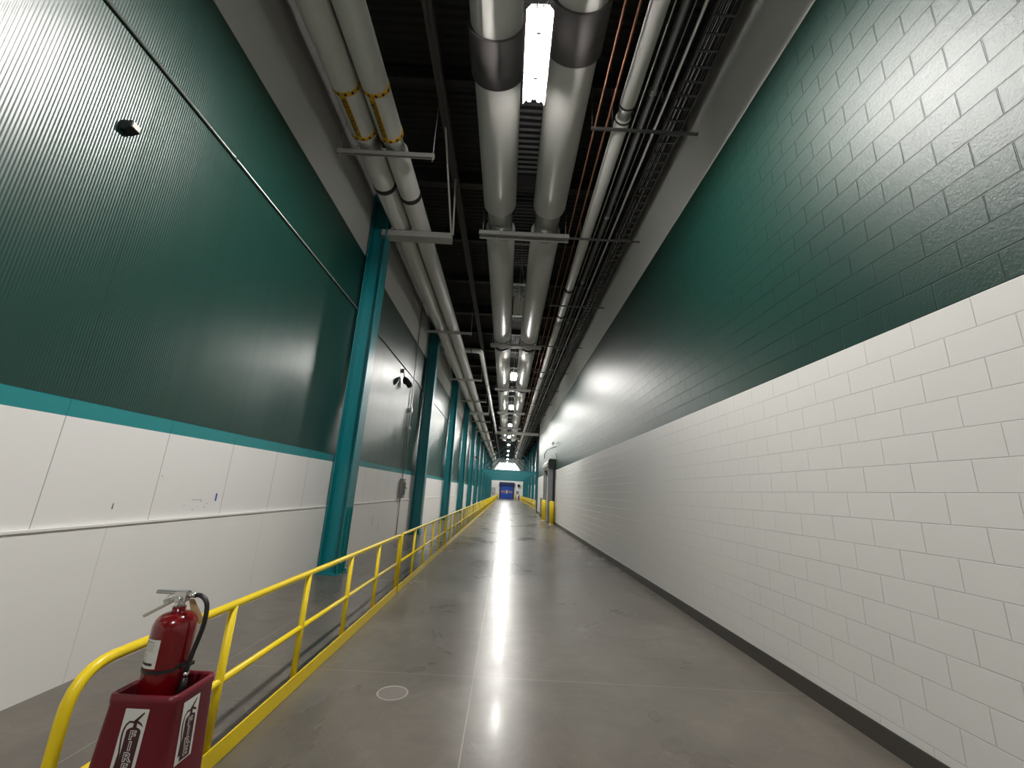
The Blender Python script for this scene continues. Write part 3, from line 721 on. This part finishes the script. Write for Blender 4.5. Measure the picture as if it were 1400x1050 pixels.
# ------------------------------------------------------------------ extinguishers on stands
def sticker(parent, O, X, Y, Nn):
    """pale label with the extinguisher picture and stacked letters; O = top centre, X right, Y up, N outwards"""
    O, X, Y, Nn = Vector(O), Vector(X), Vector(Y), Vector(Nn)
    W, Hh = .048, .228
    P = lambda u, v, d=0: tuple(O + X * u + Y * v + Nn * d)
    mb = MB(); mb.quad(P(-W, -Hh), P(W, -Hh), P(W, 0), P(-W, 0)); st = mb.build('fire_sticker', M['label'], parent, recalc=False)
    mb = MB(); pts = []
    bw = .029; y1, y0 = -.078, -.222
    for i in range(9):
        a = PI * i / 8; pts.append((math.cos(a) * bw + .006, y1 + math.sin(a) * .016))
    pts += [(-bw + .006, y0), (bw + .006, y0)]
    n = len(mb.v); mb.v += [P(u, v, .0006) for u, v in pts]; mb.face(tuple(range(n, n + len(pts))))
    def poly(l):
        n = len(mb.v); mb.v += [P(u, v, .0007) for u, v in l]; mb.face(tuple(range(n, n + len(l))))
    poly([(-.002, -.066), (.014, -.066), (.012, -.040), (0, -.040)])
    poly([(0, -.050), (-.002, -.040), (.030, -.010), (.034, -.014), (.012, -.042)])
    poly([(.008, -.046), (.010, -.038), (.030, -.048), (.040, -.062), (.026, -.054)])
    hs = [(0, -.046), (-.018, -.044), (-.030, -.056), (-.036, -.078), (-.035, -.105), (-.031, -.135), (-.028, -.155)]
    for (a, b_), (c, d_) in zip(hs, hs[1:]):
        w = .0034; L = math.hypot(c - a, d_ - b_); nx, ny = -(d_ - b_) / L * w, (c - a) / L * w
        poly([(a + nx, b_ + ny), (c + nx, d_ + ny), (c - nx, d_ - ny), (a - nx, b_ - ny)])
    poly([(-.032, -.150), (-.024, -.150), (-.022, -.20), (-.036, -.20)])
    mb.build('extinguisher_picture', M['print_maroon'], st, recalc=False)
    mb = MB()
    for k_, ch in enumerate('FIRE'):
        add_text(mb, ch, .040, P(.006, -.090 - k_ * .036, .0014), X, Y, 0, sx=1.3, offset=.0024)
    mb.build('letter_outline', M['label'], st, recalc=False)
    mb = MB()
    for k_, ch in enumerate('FIRE'):
        add_text(mb, ch, .040, P(.006, -.090 - k_ * .036, .0022), X, Y, 0, sx=1.3, offset=-.0002)
    mb.build('letter_fill', M['print_maroon'], st, recalc=False)
def rrect(hx, hy, r, n=5):
    out = []
    for cx, cy, a0 in ((hx - r, hy - r, 0), (-hx + r, hy - r, PI/2), (-hx + r, -hy + r, PI), (hx - r, -hy + r, 3*PI/2)):
        for i in range(n + 1):
            a = a0 + PI/2 * i / n; out.append((cx + r * math.cos(a), cy + r * math.sin(a)))
    return out
def stand(loc, label, near=True):
    t = thing('extinguisher_stand', loc, label, 'stand', None)
    mb = MB(); top = .80
    def ring(hx, hy, r, z, notch=0):
        base = len(mb.v)
        for x, y in rrect(hx, hy, r):
            zz = z
            if notch:
                if abs(x) < hx * .66 and abs(y) > hy * .8: zz -= notch
                if abs(y) < hy * .66 and abs(x) > hx * .8: zz -= notch
            mb.v.append((x, y, zz))
        return base
    N = 24
    rings = [ring(.175, .165, .03, 0), ring(.172, .162, .032, .03), ring(.150, .140, .035, .55), ring(.139, .130, .034, .76), ring(.142, .133, .034, .775, .004),
             ring(.140, .131, .032, .798, .010), ring(.128, .119, .026, .800, .010), ring(.122, .113, .024, .785, .004), ring(.118, .109, .022, .52)]
    for a, b_ in zip(rings, rings[1:]):
        for j in range(N):
            j2 = (j+1) % N; mb.face((a+j, a+j2, b_+j2, b_+j), 0, True)
    mb.face(tuple(rings[0] + j for j in reversed(range(N)))); mb.face(tuple(rings[-1] + j for j in range(N)))
    body = mb.build('body', M['red_plastic'], t)
    if near:
        # faces lean outwards toward the floor
        def lean(h0, h1, z): return h0 + (h1 - h0) * (z - .55) / (.76 - .55)
        zt = .755
        k_ = (.150 - .139) / .21
        yv = Vector((0, (.140 - .130) / .21, 1)).normalized()
        sticker(t, (.0, -lean(.140, .130, zt) - .0015, zt), (1, 0, 0), yv, (0, -1, 0))
        xv = Vector((-(.150 - .139) / .21, 0, 1)).normalized()
        sticker(t, (lean(.150, .139, zt) + .0015, -.02, zt), (0, 1, 0), xv, (1, 0, 0))
    return t
def extinguisher(loc, label, near=True):
    t = thing('fire_extinguisher', loc, label, 'fire extinguisher', None)
    R_ = .084; n = 32 if near else 12
    mb = MB(); prof = [(R_ - .012, 0), (R_, .012), (R_, .42)]
    for i in range(1, 7):
        a = PI/2 * i / 6; prof.append((.030 + (R_ - .030) * math.cos(a), .42 + .058 * math.sin(a)))
    prof += [(.026, .482), (.026, .50)]
    mb.tube([(0, 0, z) for r, z in prof], [r for r, z in prof], n); mb.build('cylinder', M['red'], t)
    mb = MB(); mb.tube([(0, 0, .495), (0, 0, .53)], .021, 12); mb.box(-.022, .030, -.016, .016, .52, .565); mb.tube([(0, -.017, .53), (0, -.028, .53)], .013, 12)
    v = mb.build('valve', M['chrome'], t, bevel=.003 if near else 0)
    dx = Vector((-1, -.12, 0)).normalized()
    A = Vector((-.004, 0, .556))
    mb = MB(); mb.obox(A + Vector((0, 0, 0)), A + dx * .105 + Vector((0, 0, .003)), .026, .015); mb.build('carry_handle' if False else 'squeeze_lever', M['chrome'], t, bevel=.005)
    A = Vector((-.010, 0, .535))
    mb = MB(); mb.obox(A, A + dx * .128 + Vector((0, 0, -.078)), .026, .013); mb.obox(A + Vector((0, 0, .004)), A + dx * .06 + Vector((0, 0, -.02)), .018, .018)
    mb.build('carry_handle', M['chrome'], t, bevel=.002)
    if near:
        mb = MB(); pts = []
        for i in range(13):
            a = 2 * PI * i / 12; pts.append((-.035 + .014 * math.cos(a), -.02, .535 + .014 * math.sin(a)))
        mb.tube(pts[:-1], .0014, 6, closed=True); mb.build('pull_pin', M['chrome'], t)
        mb = MB(); mb.tube([(-.018, -.02, .56), (-.05, -.022, .545), (-.06, -.02, .53), (-.03, -.02, .51)], .001, 5); mb.build('pin_chain', M['chrome'], t)
        mb = MB(); mb.quad((.02, .02, .525), (.04, .028, .525), (.095, .05, .43), (.045, .045, .415)); mb.build('inspection_tag', M['tag_tan'], t, recalc=False)
    # hose: out of the valve, over and down the right side into its clip
    mb = MB(); mb.tube([(.028, 0, .545), (.062, 0, .546)], .011, 12); mb.build('hose_fitting', M['chrome'], t)
    mb = MB(); hp = [Vector(p) for p in ((.055, 0, .546), (.080, .0, .548), (.105, -.002, .537), (.124, -.004, .512), (.131, -.006, .47), (.130, -.008, .42), (.122, -.010, .37), (.112, -.012, .32), (.104, -.012, .27), (.100, -.012, .235))]
    pts = []
    for i in range(len(hp) - 1):
        p0 = hp[max(i-1, 0)]; p1 = hp[i]; p2 = hp[i+1]; p3 = hp[min(i+2, len(hp)-1)]
        for q in range(4):
            s_ = q / 4; pts.append(.5 * ((2*p1) + (-p0 + p2)*s_ + (2*p0 - 5*p1 + 4*p2 - p3)*s_*s_ + (-p0 + 3*p1 - 3*p2 + p3)*s_**3))
    pts.append(hp[-1]); mb.tube(pts, .0098, 12); mb.build('hose', M['black'], t)
    mb = MB(); mb.tube([(.102, -.012, .245), (.101, -.012, .225)], .0115, 12); mb.build('nozzle_collar', M['chrome'], t)
    mb = MB(); mb.tube([(.101, -.012, .226), (.099, -.011, .19), (.094, -.010, .11)], [.011, .014, .019], 14); mb.build('nozzle', M['black'], t)
    # strap
    mb = MB(); k_ = 40; base = len(mb.v)
    for i in range(k_):
        a = 2 * PI * i / k_; r1 = R_ + .0005; r2 = R_ + .0035
        # the clip bulges out around the hose
        z = .262 + (.012 if abs(((a + PI) % (2*PI)) - PI) < .5 else 0)
        for r, dz in ((r2, -.006), (r2, .006), (r1, .006), (r1, -.006)):
            mb.v.append((r * math.cos(a), r * math.sin(a), z + dz))
    for i in range(k_):
        j = (i+1) % k_
        for q in range(4):
            q2 = (q+1) % 4; mb.face((base+i*4+q, base+i*4+q2, base+j*4+q2, base+j*4+q), 0, False)
    mb.obox((.080, -.026, .272), (.118, -.026, .276), .004, .014); mb.obox((.080, .004, .272), (.118, .004, .276), .004, .014); mb.obox((.116, -.028, .276), (.116, .006, .276), .004, .014)
    mb.build('hose_strap', M['black'], t)
    if near:
        # curved paper label on the front left
        a0, a1 = math.radians(196), math.radians(278); z0, z1 = .275, .385; k_ = 14
        mb = MB(); r = R_ + .0008; P = lambda u, v, d=0: ((r + d) * math.cos(a0 + (a1 - a0) * u), (r + d) * math.sin(a0 + (a1 - a0) * u), z0 + (z1 - z0) * v)
        for i in range(k_): mb.quad(P(i/k_, 0), P((i+1)/k_, 0), P((i+1)/k_, 1), P(i/k_, 1))
        lb = mb.build('paper_label', M['label'], t, recalc=False)
        def strip(mb, u0, u1, v0, v1, mi=0):
            kk = max(1, int((u1 - u0) * 14))
            for i in range(kk):
                ua = u0 + (u1-u0) * i / kk; ub = u0 + (u1-u0) * (i+1) / kk
                mb.quad(P(ua, v0, .0006), P(ub, v0, .0006), P(ub, v1, .0006), P(ua, v1, .0006), mi)
        mb = MB(); rnd = random.Random(3)
        for v in (.80, .755, .71, .665, .62, .575):
            u = .12
            while u < .82:
                w = rnd.uniform(.03, .11); strip(mb, u, min(u + w, .85), v, v + .016); u += w + .03
        for v in (.45, .41, .37, .27, .24):
            u = .10
            while u < .58:
                w = rnd.uniform(.03, .09); strip(mb, u, min(u + w, .6), v, v + .014); u += w + .04
        mb.build('label_print', M['print_grey'], lb, recalc=False)
        mb = MB(); strip(mb, .30, .88, .10, .19); strip(mb, .45, .80, .885, .905); strip(mb, .38, .46, .86, .93); mb.build('label_block', M['print_black'], lb, recalc=False)
    return t
stand((-1.447, 2.12, 0), 'dark red plastic FIRE stand on the floor beside the yellow railing at lower left')
extinguisher((-1.462, 2.115, .605), 'red fire extinguisher with black hose standing in the near dark red stand')
stand((3.0, 93.0, 0), 'tiny red extinguisher stand beside the far right railing', near=False)
extinguisher((3.0, 93.0, .60), 'tiny red extinguisher in the far stand by the end wall', near=False)

# floor access cover
t = thing('floor_cover', (-.856, 4.035, 0), 'round metal access cover set in the concrete floor', 'floor cover')
mb = MB(); k_ = 40; base = 0
for r, z in ((.132, .0005), (.130, .004), (.116, .004), (.114, .002)):
    for i in range(k_): mb.v.append((r * math.cos(2*PI*i/k_), r * math.sin(2*PI*i/k_), z))
for a in range(3):
    for i in range(k_):
        j = (i+1) % k_; mb.face((a*k_+i, a*k_+j, (a+1)*k_+j, (a+1)*k_+i))
mb.build('rim', M['drain_rim'], t)
mb = MB(); mb.tube([(0, 0, .0005), (0, 0, .0035)], .110, 40); mb.build('lid', M['drain'], t)

# ------------------------------------------------------------------ world, camera, view
w = bpy.data.worlds.new('world'); sc.world = w; w.use_nodes = True
w.node_tree.nodes['Background'].inputs[0].default_value = (.5, .5, .5, 1); w.node_tree.nodes['Background'].inputs[1].default_value = .02
f_, pi_, ya_, ro_, h_ = 565.08, .254505, .0024787, .0532541, 1.6894
cy, sy, cp, sp = math.cos(ya_), math.sin(ya_), math.cos(pi_), math.sin(pi_)
fw = Vector((sy*cp, cy*cp, sp)); rt = Vector((cy, -sy, 0)); up = rt.cross(fw)
r2 = rt * math.cos(ro_) + up * math.sin(ro_); u2 = -rt * math.sin(ro_) + up * math.cos(ro_)
cam = bpy.data.cameras.new('camera'); co = bpy.data.objects.new('camera', cam); COL.objects.link(co)
mw = Matrix((r2, u2, -fw)).transposed().to_4x4(); mw.translation = Vector((0, 0, h_)); co.matrix_world = mw
cam.sensor_fit = 'HORIZONTAL'; cam.sensor_width = 36.0; cam.lens = 36.0 * f_ / 1400
cam.clip_start = .05; cam.clip_end = 300
sc.camera = co
sc.view_settings.view_transform = 'Standard'; sc.view_settings.look = 'None'
sc.view_settings.exposure = 0.0; sc.view_settings.gamma = 1.0; sc.view_settings.use_curve_mapping = False
